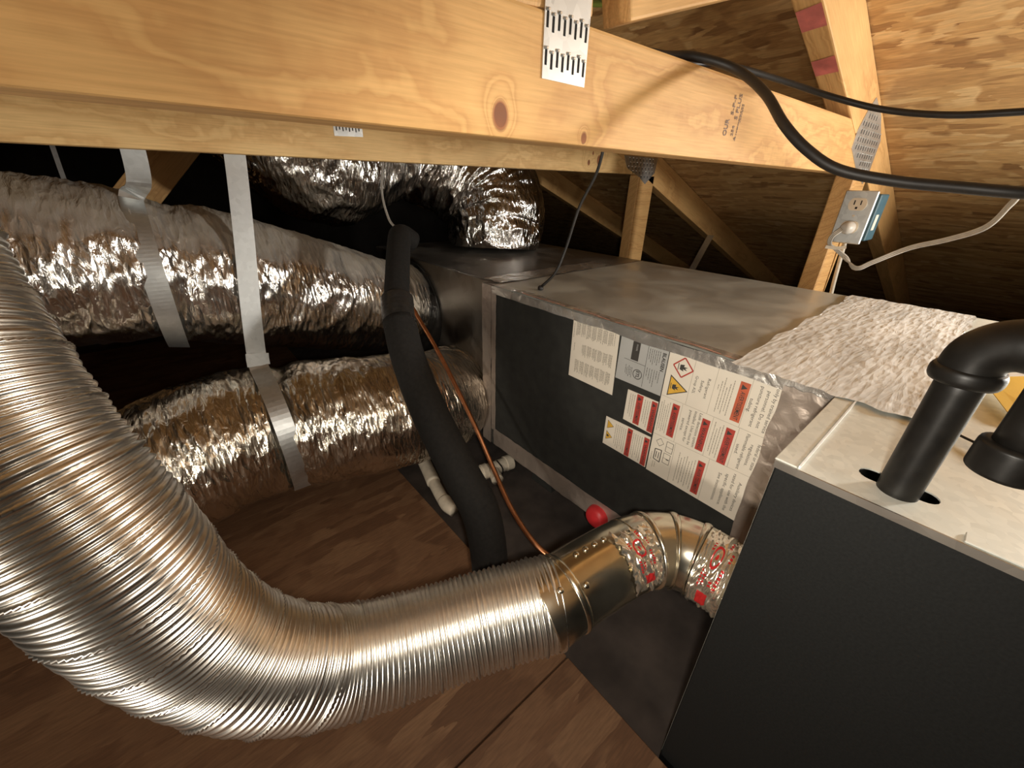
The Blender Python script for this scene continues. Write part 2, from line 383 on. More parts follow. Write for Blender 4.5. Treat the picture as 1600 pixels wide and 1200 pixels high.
# ------------------------------------------------------------------ roof trusses
CH_B, CH_T = .793, .882                      # underside and top of the level chord
def raft_under(x): return roofz(x) - .098
def member(name, p0, p1, w, y0, y1, mat, parent, bev=.0025):
    """board lying in a truss plane from p0 to p1 (x,z centre line), w wide; grain runs along local x"""
    a = Vector((p0[0], 0, p0[1])); b = Vector((p1[0], 0, p1[1])); d = (b - a); L = d.length; d.normalize()
    mw = frame((a.x, y0, a.z), d, (0, 1, 0), d.cross(Vector((0, 1, 0))))
    return bmobj(name, bmbox((0, 0, -w / 2), (L, y1 - y0, w / 2), bev, 2), mat, parent, mw)
def gusset(parent, poly, y, rows, label=None, slope=0.0, slot_l=.0115, plate_mat='plate'):
    """toothed steel nail plate on the face y; poly corner list in x,z; rows: list of slot centres"""
    bm = bmprism(poly, y - .0011, y - .0001); pl = bmobj('gusset_plate', bm, M[plate_mat], parent)
    if label: pl['label'] = label
    return pl
def slots(pl, pts, y, ln, wd, tilt=0.0, teeth=True):
    sm = bmbox((-wd / 2, -.0004, -ln / 2), (wd / 2, .0003, ln / 2)); me = bpy.data.meshes.new('tooth_slot'); sm.to_mesh(me); sm.free(); me.materials.append(M['hole'])
    tm = bmbox((-wd * .85, -.0016, -.0011), (wd * .85, .0004, .0011), .0005); mt = bpy.data.meshes.new('tooth'); tm.to_mesh(mt); tm.free(); mt.materials.append(M['tooth'])
    R = Matrix.Rotation(tilt, 4, 'Y')
    for (x, z) in pts:
        o = bpy.data.objects.new('tooth_slot', me); COL.objects.link(o); o.parent = pl; o.matrix_basis = WM[pl.name].inverted() @ Matrix.Translation((x, y - .0012, z)) @ R
        if teeth:
            o = bpy.data.objects.new('tooth', mt); COL.objects.link(o); o.parent = pl; o.matrix_basis = WM[pl.name].inverted() @ Matrix.Translation((x, y - .0012, z)) @ R @ Matrix.Translation((0, 0, ln / 2 + .0006))

XL = -1.5
def chord(parent, y0, mat):
    zc = (CH_B + CH_T) / 2
    x_t = RX + (roofz(RX) - .098 - CH_T) / RS; x_b = RX + (roofz(RX) - .098 - CH_B) / RS
    poly = [(0, CH_B - zc), (x_b - XL - .001, CH_B - zc), (x_t - XL - .001, CH_T - zc), (0, CH_T - zc)]
    return bmobj('bottom_chord', bmprism(poly, 0, .038, .003), mat, parent, frame((XL, y0, zc), (1, 0, 0), (0, 1, 0), (0, 0, 1)))
def rafter(parent, y0, mat):
    d = Vector((1, 0, -RS)).normalized(); nrm = Vector((RS, 0, 1)).normalized()
    s = Vector((-1.6, y0, roofz(-1.6))); L = 5.2
    return bmobj('top_chord', bmbox((0, 0, -.0905), (L, .038, -.001), .0025, 2), mat, parent, frame(s, d, (0, 1, 0), nrm))

F1, F2, F3 = .31, .92, 1.53
t1 = thing('roof_truss', 'nearest pine roof truss, its wide level chord crossing the top of the view', 'truss', (0, F1, CH_B))
chord(t1, F1, M['pine_front']); rf = rafter(t1, F1, M['pine'])
box('post', (1.2, F1, ZF), (1.289, F1 + .038, CH_B - .001), M['pine'], t1, None, .0025)
# short webs that meet behind the large nail plate
member('web', (.375, .925), (.68, .925 + .305 * .31), .060, F1 + .004, F1 + .038, M['pine'], t1)
member('web', (.285, .884), (.255, 1.20), .089, F1 + .001, F1 + .037, M['pine'], t1)
pl = gusset(t1, [(.2722, .838), (.3235, .838), (.3245, .925), (.2722, .925)], F1, None, 'galvanized nail plate with two rows of slots')
pp = []
for row, zc in enumerate((.8765, .8525)):
    for k in range(8):
        pp.append((.2755 + k * .0064, zc - (.0022 if k % 2 else 0) + .0005 * k * 0))
slots(pl, pp, F1, .0105, .0017)
pl = gusset(t1, [(1.1068, .8365), (1.1049, .869), (1.1266, .9047), (1.148, .9257), (1.2178, .903), (1.2803, .8614), (1.2822, .80), (1.2657, .775), (1.1743, .8051)], F1, None, 'dull nail plate joining chord and rafter')
slots(pl, [(1.125 + .0165 * i + .004 * (j % 2), .800 + .0135 * j) for j in range(9) for i in range(10) if .8365 - (1.125 + .0165 * i - 1.1068) * .42 + .008 < .800 + .0135 * j < min(.869 + (1.125 + .0165 * i - 1.105) * 1.2, .9257 - (1.125 + .0165 * i - 1.148) * .45) - .008 and 1.125 + .0165 * i < 1.272], F1, .008, .0018)
# paint marks across the rafter underside
for x0, x1 in ((.781, .822), (.884, .921)):
    d = Vector((1, 0, -RS)).normalized()
    pyd('paint_mark', [(x, y, roofz(x) - .0984 - .0004) for x, y in ((x0, F1 + .002), (x1, F1 + .002), (x1 + .004, F1 + .036), (x0 + .006, F1 + .036))], [(0, 1, 2, 3)], M['pink'], t1)

t2 = thing('roof_truss', 'second pine roof truss behind the nearest one, carrying the duct straps', 'truss', (0, F2, CH_B))
chord(t2, F2, M['pine_second']); rafter(t2, F2, M['pine'])
box('post', (1.262, F2, ZF), (1.351, F2 + .038, CH_B - .001), M['pine'], t2, None, .0025)
pl = gusset(t2, [(.2865, .832), (.342, .834), (.343, .90), (.2870, .90)], F2, None, 'nail plate on the second chord')
slots(pl, [(.292 + .0062 * k, .8465 + .002 * (k % 2)) for k in range(8)], F2, .011, .0018)
pl = gusset(t2, [(1.169, .845), (1.190, .811), (1.262, .786), (1.300, .765), (1.345, .80), (1.352, .845)], F2, None, 'dull nail plate above the far post')
slots(pl, [(1.20 + .018 * i + .006 * (j % 2), .835 - .012 * j) for j in range(5) for i in range(8) if 1.20 + .018 * i < 1.335 and .835 - .012 * j > .80 - (1.20 + .018 * i - 1.2) * .22], F2, .008, .0018)
t3 = thing('roof_truss', 'farthest pine truss, one web showing above the upper silver duct', 'truss', (0, F3, .2))
rafter(t3, F3, M['pine'])
member('web', (-.62, .12), (.42, 1.20), .089, F3, F3 + .038, M['pine'], t3)

# ------------------------------------------------------------------ printed text as flat mesh
def text_mesh(s, size, bold=0.0):
    cu = bpy.data.curves.new('txt', 'FONT'); cu.body = s; cu.size = size; cu.resolution_u = 2; cu.offset = bold * size
    o = bpy.data.objects.new('txt', cu); COL.objects.link(o)
    me = bpy.data.meshes.new_from_object(o.evaluated_get(bpy.context.evaluated_depsgraph_get()))
    V = np.array([v.co[:2] for v in me.vertices]).reshape(-1, 2); Fc = [list(p.vertices) for p in me.polygons]
    bpy.data.objects.remove(o); bpy.data.curves.remove(cu); bpy.data.meshes.remove(me); return V, Fc
class Print:
    """collects flat marks in the plane coordinates (p right, q down), metres"""
    def __init__(s): s.v = []; s.f = []
    def poly(s, pts): k = len(s.v); s.v += [tuple(p) for p in pts]; s.f.append(list(range(k, k + len(pts)))); return s
    def rect(s, p0, q0, p1, q1): return s.poly([(p0, q0), (p0, q1), (p1, q1), (p1, q0)])
    def line(s, a, b, w):
        a = Vector(a); b = Vector(b); d = (b - a).normalized(); n = Vector((-d.y, d.x)) * w / 2
        return s.poly([a - n, b - n, b + n, a + n])
    def outline(s, pts, w):
        for i in range(len(pts)): s.line(pts[i], pts[(i + 1) % len(pts)], w)
        return s
    def text(s, txt, p, q, size, rot=0.0, fit=None, bold=0.0, center=False):
        """rot=0: reads to the right; rot=pi/2: reads downward with letter tops to the right; rot=-pi/2 reads upward"""
        V, Fc = text_mesh(txt, size, bold)
        if not len(V): return s
        w = V[:, 0].max() - V[:, 0].min(); V = V - np.array([V[:, 0].min(), 0])
        if fit: V[:, 0] *= fit / w; w = fit
        if center: V[:, 0] -= w / 2
        c, sn = math.cos(rot), math.sin(rot); k = len(s.v)
        # reading dir r=(c,sn) in (p,q down); letter-up dir u=(sn,-c)
        for x, y in V: s.v.append((p + x * c + y * sn, q + x * sn - y * c))
        s.f += [[i + k for i in fc] for fc in Fc]; return s
    def greek(s, p, q0, q1, wd, seed=0):
        """a line of unreadable small print running down at p"""
        rnd = random.Random(seed); q = q0
        while q < q1 - .0006:
            e = min(q1, q + rnd.uniform(.0015, .0052)); s.rect(p - wd / 2, q, p + wd / 2, e); q = e + .0007
        return s
def put(pr, name, mat, parent, fn, lift):
    """fn(p,q,lift)->world"""
    V = [fn(p, q, lift) for p, q in pr.v]
    if not V: return None
    o = pyd(name, V, pr.f, mat, parent)
    if name in ('label_text', 'fine_print', 'label_print', 'grade_stamp'): o['kind'] = 'stuff'
    return o

# grade stamp on the front chord (reads upward)
st = Print()
def st_fn(p, q, l): return (p, F1 - l, -q)
st.text('OUR', .5975, -.8205, .0130, -PI / 2, .019, .03).text('S-P-F', .6045, -.8440, .0095, -PI / 2, .021, .02)
st.text('254', .6150, -.8215, .0085, -PI / 2, .012, .02).text('S PLUS', .6170, -.8400, .0105, -PI / 2, .028, .02)
st.poly([(.6245, -.8165), (.6245, -.8225), (.6185, -.8195)]).greek(.6235, -.858, -.8235, .0022, 3).greek(.6270, -.858, -.838, .0014, 4)
put(st, 'grade_stamp', M['stamp'], t1, st_fn, .0004)

# ------------------------------------------------------------------ furnace
ZT = .544
fur = thing('furnace', 'black fronted furnace with bare metal top at the lower right', 'furnace', cw(.7, -.3, .02))
FC0, FC1, FB0, FB1 = -.75, .064, .374, 1.19
bm = bmbox((FB0 + .002, FC0, ZF + .001), (FB1, FC1, ZT - .001))
bm.faces.ensure_lookup_table(); bmesh.ops.delete(bm, geom=[f for f in bm.faces if f.normal.z > .5], context='FACES_ONLY')
bmobj('casing', bm, M['galv_furnace'], fur, CAB)
box('front_door', (FB0 - .004, FC0, ZF + .001), (FB0 + .0018, FC1 - .001, ZT - .004), M['black_door'], fur, CAB, .0015)
# top sheet with the pipe slot cut out
bm = bmesh.new()
outer = [(FB0 - .004, FC0), (FB1, FC0), (FB1, FC1), (FB0 - .004, FC1)]
SL = []; sb, sc0, sc1, sr = .4135, -.030, .003, .0095
for i in range(9): a = PI * i / 8; SL.append((sb + sr * math.cos(a), sc1 + sr * math.sin(a)))
for i in range(9): a = PI + PI * i / 8; SL.append((sb + sr * math.cos(a), sc0 + sr * math.sin(a)))
eds = []
for loop in (outer, SL):
    vs = [bm.verts.new((x, y, ZT)) for x, y in loop]; eds += [bm.edges.new((vs[i], vs[(i + 1) % len(vs)])) for i in range(len(vs))]
bmesh.ops.triangle_fill(bm, edges=eds, use_beauty=True)
bmesh.ops.recalc_face_normals(bm, faces=bm.faces[:])
g = bmesh.ops.extrude_face_region(bm, geom=bm.faces[:]); bmesh.ops.translate(bm, verts=[v for v in g['geom'] if isinstance(v, bmesh.types.BMVert)], vec=(0, 0, -.0012))
bmesh.ops.recalc_face_normals(bm, faces=bm.faces[:])
bmobj('top_sheet', bm, M['galv_furnace'], fur, CAB)
box('front_lip', (FB0 - .0055, FC0, ZT - .0065), (FB0 - .0042, FC1, ZT + .0006), M['galv_plenum'], fur, CAB)
box('end_flange', (FB0 - .004, FC1 - .0165, ZT + .0002), (.60, FC1 + .001, ZT + .0022), M['galv_furnace'], fur, CAB, .0006)
box('end_flange', (FB0 - .002, FC1 - .0185, ZT + .0002), (.60, FC1 - .0170, ZT + .0032), M['white'], fur, CAB)
box('seam_strip', (FB0 - .003, -.145, ZT + .0003), (FB0 + .010, -.055, ZT + .0018), M['galv_furnace'], fur, CAB, .0005)

# crinkled foil patches on flat faces
def patch(name, o, u, v, nu, nv, amp, freq, mat, parent, lift=.0012, rag=.0, seed=0, uvs=False, edge0=True):
    o, u, v = Vector(o), Vector(u), Vector(v); n = u.cross(v).normalized(); V = []; U = []
    for i in range(nu + 1):
        for j in range(nv + 1):
            a, b = i / nu, j / nv
            p = o + u * a + v * b
            rg = rag * (noise.noise(Vector((a * 9 + seed, b * 9, seed))))
            if j in (0, nv): p = p + v.normalized() * rg
            if i in (0, nu): p = p + u.normalized() * rg
            h = abs(noise.noise(Vector((p.x * freq + seed, p.y * freq, p.z * freq)))) + .5 * abs(noise.noise(Vector((p.x * freq * 2.3, p.y * freq * 2.3 + seed, p.z * freq * 2.3))))
            V.append(p + n * (lift + amp * h)); U.append((a, b))
    Fc = [(i * (nv + 1) + j, (i + 1) * (nv + 1) + j, (i + 1) * (nv + 1) + j + 1, i * (nv + 1) + j + 1) for i in range(nu) for j in range(nv)]
    return pyd(name, V, Fc, mat, parent, None, True, U if uvs else None)

# ------------------------------------------------------------------ evaporator coil cabinet
coil = thing('coil_cabinet', 'long metal coil cabinet covered in warning labels, behind the furnace', 'cabinet', cw(.85, .4, .10))
CB0, CB1, CC0, CC1, ZB = .574, 1.188, .0655, .742, .100
box('casing', (CB0 + .004, CC0, ZB), (CB1, CC1, ZT), M['galv_top'], coil, CAB, .002)
box('face_panel', (CB0, CC0 + .001, ZB + .001), (CB0 + .0036, CC1 - .001, ZT - .002), M['black_foam'], coil, CAB)
def fp(p, q, l=0.0): return cw(CB0 - l, CC1 - p, ZT - q)          # p: mm from the far corner towards the furnace, q: down
# foil tape along the edges of the face
patch('edge_tape', fp(.0, .017), fp(.676, .017) - fp(.0, .017), fp(0, 0) - fp(0, .017), 120, 5, .0015, 55, M['foil_tape'], coil, .0012, .003, 1)
patch('edge_tape', fp(.0, -.0005), fp(.676, 0) - fp(0, 0), cw(CB0 + .022, CC1, ZT + .0005) - cw(CB0, CC1, ZT + .0005), 120, 5, .0014, 60, M['foil_tape'], coil, .0012, .004, 2)
pyd('tape_edge_line', [fp(p, -.0028 + .0008 * math.sin(p * 60), -.004 - .0015 * math.sin(p * 31)) for p in np.linspace(.10, .60, 40)] + [fp(p, -.0030 + .0008 * math.sin(p * 60), -.0064 - .0015 * math.sin(p * 31)) for p in np.linspace(.10, .60, 40)], [(i, i + 1, 41 + i, 40 + i) for i in range(39)], plain('pinkish_tape_edge', (.62, .30, .22), .4), coil)
patch('corner_tape', fp(.018, .395), fp(.018, .006) - fp(.018, .395), fp(-.0, .395) - fp(.018, .395), 60, 5, .0012, 70, M['foil_brown'], coil, .0012, .002, 3)
patch('bottom_tape', fp(.01, .441), fp(.676, .441) - fp(.01, .441), fp(0, .388) - fp(0, .441), 120, 8, .002, 40, M['foil_brown'], coil, .0012, .003, 4)
patch('joint_tape', fp(.676, .44), fp(.676, .01) - fp(.676, .44), fp(.622, .44) - fp(.676, .44), 90, 10, .0022, 45, M['foil_brown'], coil, .0022, .004, 5)
for c in (.20, .62): box('support_block', (.66, c - .04, ZF + .0005), (1.12, c + .04, ZB - .0005), M['black_foam'], coil, CAB)
# labels
RD = PI / 2
def bars(pr, rects):
    for r in rects: pr.rect(*r)
    return pr
def sticker(name, corners, mat, label):
    o = pyd(name, [fp(p, q, .0007) for p, q in corners] + [fp(p, q, .0001) for p, q in corners], [tuple(range(len(corners)))[::-1], tuple(range(len(corners), 2 * len(corners)))] + [(i, (i + 1) % len(corners), len(corners) + (i + 1) % len(corners), len(corners) + i) for i in range(len(corners))], mat, coil)
    o['label'] = label; return o
def ip(pr, name, mat, par, lift=.0009): return put(pr, name, mat, par, fp, lift)
def warn_tri(pr, p, q, s):
    """small warning triangle whose top points right"""
    pr.poly([(p - s * .45, q), (p - s * .45, q + s), (p + s * .5, q + s / 2)]); return pr
def warning_bar(par, p0, q0, p1, q1, word, mat='ink_red'):
    ip(Print().rect(p0, q0, p1, q1), 'red_bar', M[mat], par, .0009)
    k = Print(); w = p1 - p0; warn_tri(k, (p0 + p1) / 2, q0 + .004, w * .62)
    k.text(word, p0 + w * .28, q0 + .0145, w * .66, RD, (q1 - q0) - .0175, .01)
    ip(k, 'bar_text', M['ink'], par, .0011)
# 1 paper sheet
sh = sticker('paper_sheet', [(.2578, .010), (.2579, .1334), (.3675, .1343), (.364, .010)], M['paper'], 'plain white sheet with columns of fine print')
gk = Print()
for col, (p0, p1, rows) in enumerate(((.268, .357, ((.016, .046),)), (.286, .357, ((.058, .084),)), (.272, .357, ((.093, .122),)))):
    for (q0, q1) in rows:
        p = p0; k = 0
        while p < p1:
            if k % 6 != 5: gk.greek(p, q0 + random.uniform(0, .002), q1 - random.uniform(0, .008), .0013, int(p * 1e5))
            p += .0021; k += 1
gk.greek(.262, .022, .05, .0012, 5).greek(.266, .060, .078, .0012, 6)
ip(gk, 'fine_print', M['ink_grey'], sh)
# 2 silver data label
sl = sticker('data_label', [(.3685, .010), (.3685, .0968), (.4595, .0966), (.4590, .010)], M['silver_label'], 'silver data label with black block and round mark')
k = Print().rect(.3934, .0185, .4080, .0520).line((.3807, .0540), (.4230, .0552), .0007).line((.4231, .016), (.4231, .0940), .0007)
a = [(.4110 + .0085 * math.cos(i * PI / 12), .0750 + .0085 * math.sin(i * PI / 12)) for i in range(24)]; k.outline(a, .0013)
k.text('ETL', .4085, .0685, .0085, RD, .013, .03)
k.text('BLAUSEN', .4500, .022, .0085, RD, .032, .03)
for i, (p, q0, q1) in enumerate(((.3990, .0655, .085), (.3960, .066, .082), (.3930, .064, .086), (.3895, .068, .082), (.3865, .064, .080))): k.greek(p, q0, q1, .0009, i)
for i in range(6): k.greek(.4270 + i * .0037, .0215, .041 + (i * 7 % 5) * .002, .0009, 20 + i); k.greek(.4275 + i * .0045, .056, .072 + (i * 5 % 4) * .005, .0009, 40 + i)
ip(k, 'label_print', M['ink'], sl)
ip(Print().text('MODEL', .4010, .0225, .0042, RD, .012), 'block_print', M['silver_label'], sl, .0012)
# 3 main warning label
ml = sticker('warning_label', [(.4605, .010), (.4625, .2470), (.6310, .2500), (.6310, .010)], M['paper'], 'large warning label with flammable symbols and red bars')
k = Print()
for a, b in (((.4625, .0928), (.622, .0942)), ((.4625, .1678), (.622, .1635)), ((.5037, .012), (.5037, .0925)), ((.5385, .012), (.5385, .0935)), ((.5862, .012), (.5862, .0940)),
             ((.5000, .094), (.5000, .167)), ((.5500, .094), (.5500, .166)), ((.5880, .094), (.5880, .165)), ((.5040, .1675), (.5055, .247)), ((.5615, .166), (.5620, .249))): k.line(a, b, .0006)
ip(k, 'grid_lines', M['ink_line'], ml)
ip(Print().outline([(.4868, .0185), (.4705, .0350), (.4868, .0515), (.5030, .0350)], .0022), 'hazard_diamond', M['ink_red'], ml)
ip(Print().poly([(.4700, .0525), (.4700, .0900), (.5025, .0712)]), 'hazard_triangle', M['ink'], ml, .0009)
ip(Print().poly([(.4716, .0553), (.4716, .0872), (.4995, .0712)]), 'hazard_fill', M['ink_yellow'], ml, .0011)
def flame(k, p, q, s):
    k.poly([(p - s * .5, q - s * .35), (p - s * .5, q + s * .35), (p + s * .1, q + s * .5), (p - s * .05, q + s * .2), (p + s * .55, q + s * .3), (p + s * .25, q + s * .02), (p + s * .6, q - s * .2), (p + s * .05, q - s * .15), (p + s * .1, q - s * .48)])
    k.rect(p - s * .78, q - s * .5, p - s * .68, q + s * .5); return k
k = flame(Print(), .4875, .0350, .0115); flame(k, .4815, .0712, .0105); ip(k, 'flame_symbol', M['ink'], ml, .0013)
k = Print()
for w, p, q, L in (('Refrigerant', .5275, .0380, .0335), ('Safety', .5185, .0440, .0205), ('Group A2L', .5090, .0400, .0300)): k.text(w, p, q, .0062, RD, L)
for w, p, q0, q1 in (('Repairs shall be done', .6270, .018, .085), ('only by trained service', .6155, .019, .088), ('personnel. Do not', .6065, .026, .084), ('puncture refrigerant', .5975, .0225, .086), ('tubing.', .5890, .044, .066),
                     ('Leak detection system', .5290, .097, .160), ('installed. Unit must be', .5210, .097, .160), ('powered except for', .5130, .099, .158), ('service.', .5045, .117, .141),
                     ('federal or state', .6170, .107, .152), ('regulations.', .6085, .112, .149), ('Flammable refrigerant', .5995, .098, .160), ('used.', .5910, .120, .137),
                     ('connected to duct,', .6215, .172, .240), ('Auxiliary devices', .6105, .180, .236), ('rated for use with the', .6005, .170, .242), ('specific appliance.', .5905, .176, .238), ('See instructions.', .5800, .180, .236)):
    k.text(w, p, q0, .0068, RD, q1 - q0)
ip(k, 'label_text', M['ink'], ml)
k = Print()
for i in range(6): k.greek(.5640 - i * .0040, .0270 + (i % 3) * .007, .085 - (i % 2) * .006 - (.03 if i == 5 else 0), .0012, 60 + i)
for i in range(5): k.greek(.4800 - i * .0036, .100 + (i % 3) * .004, .160 - (i % 2) * .004, .0011, 70 + i)
for i in range(4): k.greek(.5670 - i * .0040, .100 + (i % 3) * .005, .160 - (i % 2) * .006, .0012, 80 + i)
for i in range(7): k.greek(.5420 - i * .0045, .180 + (i % 3) * .004, .240 - (i % 2) * .006, .0013, 90 + i)
k.greek(.4720, .222, .236, .0012, 99).greek(.4760, .222, .234, .0012, 98).greek(.4668, .205, .222, .0011, 97)
ip(k, 'fine_print', M['ink_grey'], ml)
warning_bar(ml, .5713, .0246, .5848, .0878, 'AVERTISSEMENT', 'ink_orange')
warning_bar(ml, .4842, .0992, .4965, .1612, 'AVERTISSEMENT')
warning_bar(ml, .5350, .1028, .5474, .1605, 'WARNING')
warning_bar(ml, .5712, .1013, .5842, .1648, 'AVERTISSEMENT')
warning_bar(ml, .5460, .1770, .5581, .2422, 'AVERTISSEMENT')
k = Print()
for (p, q) in ((.4955, .182), (.4945, .206)): k.outline([(p - .006, q - .010), (p - .006, q + .010), (p + .006, q + .010), (p + .006, q - .010)], .0008).line((p - .006, q), (p + .006, q), .0006)
k.outline([(.4775, .172), (.4705, .180), (.4775, .188), (.4845, .180)], .0007)
k.outline([(.4715, .196), (.4715, .217), (.4835, .219), (.4835, .194)], .0016).line((.4750, .200), (.4750, .213), .0014).line((.4795, .200), (.4795, .213), .0014).line((.494, .207), (.499, .207), .0016)
ip(k, 'manual_icons', M['ink'], ml)
# 4, 5 small warning labels
s1 = sticker('small_warning_label', [(.3985, .1088), (.3985, .1708), (.4586, .1735), (.4592, .1084)], M['paper'], 'small white label with two red bars')
warning_bar(s1, .4186, .1100, .4312, .1692, 'AVERTISSEMENT'); warning_bar(s1, .4480, .1110, .4588, .1715, 'WARNING')
k = Print()
for i in range(3): k.greek(.4145 - i * .0042, .114, .164 - i * .004, .0012, 110 + i); k.greek(.4440 - i * .0042, .114, .166 - i * .004, .0012, 120 + i)
ip(k, 'fine_print', M['ink_grey'], s1)
s2 = sticker('small_warning_label', [(.3620, .1821), (.3625, .2440), (.4598, .2452), (.4590, .1798)], M['paper'], 'small white label with yellow triangle and two red bars')
warning_bar(s2, .4126, .1835, .4232, .2438, 'AVERTISSEMENT'); warning_bar(s2, .4478, .1848, .4584, .2442, 'WARNING')
k = Print()
for i in range(6): k.greek(.4085 - i * .0043, .188, .240 - (i % 3) * .004, .0012, 130 + i)
for i in range(5): k.greek(.4435 - i * .0043, .188, .240 - (i % 3) * .004, .0012, 140 + i)
ip(k, 'fine_print', M['ink_grey'], s2)
ip(Print().poly([(.3680, .188), (.3680, .206), (.3820, .197)]).poly([(.3680, .212), (.3680, .231), (.3820, .2215)]), 'hazard_triangle', M['ink_yellow'], s2)
k = Print(); flame(k, .3725, .2215, .006); k.outline([(.3680, .188), (.3680, .206), (.3820, .197)], .0006).outline([(.3680, .212), (.3680, .231), (.3820, .2215)], .0006); ip(k, 'triangle_print', M['ink'], s2, .0011)
# red drain plug low on the face
def disc_plug():
    C, q = spline([cw(CB0 + .002, .362, .118), cw(CB0 - .020, .362, .118)], 6); V, Fc = sweep(C, np.array([.026, .026, .026, .0255, .0245, .0225, .018]), 28)
    o = pyd('drain_plug', V, Fc, M['red'], coil, None, True); o['label'] = 'round red plastic plug'
disc_plug()
# brushed foil over the joint between cabinet and furnace
jt = patch('foil_tape_strip', cw(.556, -.012, ZT + .0022), cw(1.185, -.012, ZT) - cw(.556, -.012, ZT), cw(.556, .185, ZT) - cw(.556, -.012, ZT), 160, 64, .0016, 60, M['foil_mastic'], None, .0012, .010, 8)
tag(jt, 'wide crinkled foil tape strip over the joint between furnace and coil cabinet', 'foil tape')

# ------------------------------------------------------------------ supply plenum
plen = thing('supply_plenum', 'dull sheet metal plenum box at the far end of the coil cabinet', 'plenum', cw(.9, 1.1, .10))
PB0 = .600
for c in (.95, 1.32): box('support_block', (.70, c - .04, ZF + .0005), (1.12, c + .04, ZB - .0005), M['black_foam'], plen, CAB)
box('casing', (PB0, CC1 + .001, ZB), (1.188, 1.46, ZT), M['galv_plenum'], plen, CAB, .003)
box('joint_flange', (CB0 + .001, CC1 + .001, ZB), (PB0 + .01, CC1 + .040, ZT - .001), M['galv_plenum'], plen, CAB, .001)
patch('corner_tape', cw(CB0 + .0005, CC1 + .002, ZB), Vector((0, 0, ZT - ZB)), cw(0, .036, 0) - cw(0, 0, 0), 60, 6, .0015, 50, M['foil_brown'], plen, .0012, .002, 12)
patch('top_tape', cw(PB0 + .002, CC1 + .002, ZT), cw(1.10, 0, 0) - cw(PB0 + .07, 0, 0), cw(0, .07, 0) - cw(0, 0, 0), 70, 10, .0016, 40, M['foil_tape'], plen, .001, .010, 13)

# ------------------------------------------------------------------ insulated silver ducts
def jacket(name, pts, mat, parent, n, segs, folds=.006, crump=.010, fs=26.0, pinch=(), seed=0.0, sag=0.0):
    C, q = spline(pts, n); T, N, B = frames(C); th = np.linspace(0, 2 * PI, segs, endpoint=False)
    R = np.zeros((len(C), segs)); L = q[-1]
    cs, sn = np.cos(th), np.sin(th)
    for i in range(len(C)):
        r0 = C[i, 3]; s = q[i]; dip = sum(d * math.exp(-((s - ps) / w) ** 2) for ps, w, d in pinch)
        bunch = .5 + .9 * abs(noise.noise(Vector((s * 6 + seed, seed, 3.3))))
        for j in range(segs):
            c_, s_ = cs[j], sn[j]
            wv = noise.noise(Vector((s * fs * .35 + seed, c_ * 1.6, s_ * 1.6))) * .35
            f1 = 1 - abs(noise.noise(Vector((s * fs + wv * 4, c_ * 1.1 + seed, s_ * 1.1)))) * 2
            f2 = abs(noise.noise(Vector((s * 15 + 9, c_ * r0 * 15 + seed, s_ * r0 * 15))))
            f3 = noise.noise(Vector((s * 42, c_ * r0 * 38 + seed, s_ * r0 * 38)))
            R[i, j] = r0 + folds * bunch * f1 - crump * f2 + .0022 * f3 - dip
    V, Fc = sweep(C, R, segs); return pyd(name, V, Fc, mat, parent, None, True), C, q
upd = thing('insulated_duct', 'upper foil wrapped duct crossing the left side, dusty on top', 'duct', (0, 1.05, .45), 'foil wrapped ducts')
UP = [(.553, 1.213, .385, .135), (.515, 1.208, .391, .136), (.43, 1.18, .413, .137), (.27, 1.13, .475, .138), (.11, 1.085, .537, .138), (-.04, 1.045, .59, .137), (-.17, 1.02, .616, .136), (-.38, 1.0, .64, .138), (-.75, 1.0, .66, .138), (-1.2, 1.0, .66, .138)]
_, UC, UQ = jacket('foil_jacket', UP, M['foil_upper'], upd, 620, 130, .0035, .007, 62, ((.655, .035, .014),), 2.0)
tube('collar', [tuple(cw(PB0 - .0, 1.175, .382)) + (.150,), tuple(cw(PB0 - .012, 1.175, .382)) + (.150,), tuple(cw(PB0 - .020, 1.175, .384)) + (.140,)], 0, M['vinyl_tape'], upd, 6, 40)
lod = thing('insulated_duct', 'lower foil wrapped duct resting near the floor, gold reflections', 'duct', (0.1, .85, .12), 'foil wrapped ducts')
LP = [(.563, .952, .195, .13), (.535, .948, .196, .135), (.485, .910, .202, .138), (.42, .868, .222, .140), (.27, .842, .255, .140), (.14, .88, .262, .141), (.03, .905, .264, .141), (-.06, .90, .262, .14), (-.15, .90, .24, .14), (-.25, .93, .205, .14), (-.38, .98, .18, .14), (-.7, 1.05, .16, .14)]
jacket('foil_jacket', LP, M['foil_lower'], lod, 520, 130, .003, .006, 66, ((.52, .02, .012),), 7.0)
tpd = thing('insulated_duct', 'fat crumpled foil duct dropping onto the plenum top behind the beams', 'duct', (.9, 1.22, ZT), 'foil wrapped ducts')
TP = [(.890, 1.225, .546, .150), (.893, 1.228, .575, .162), (.900, 1.237, .61, .170), (.912, 1.255, .665, .178), (.890, 1.30, .745, .180), (.80, 1.35, .815, .172), (.68, 1.38, .845, .16), (.56, 1.37, .850, .155), (.45, 1.34, .815, .16), (.37, 1.31, .80, .165), (.29, 1.29, .835, .155), (.22, 1.30, .93, .155), (.17, 1.33, 1.08, .155)]
jacket('foil_jacket', TP, M['foil_top'], tpd, 460, 130, .008, .016, 34, ((.52, .03, .02),), 12.0)

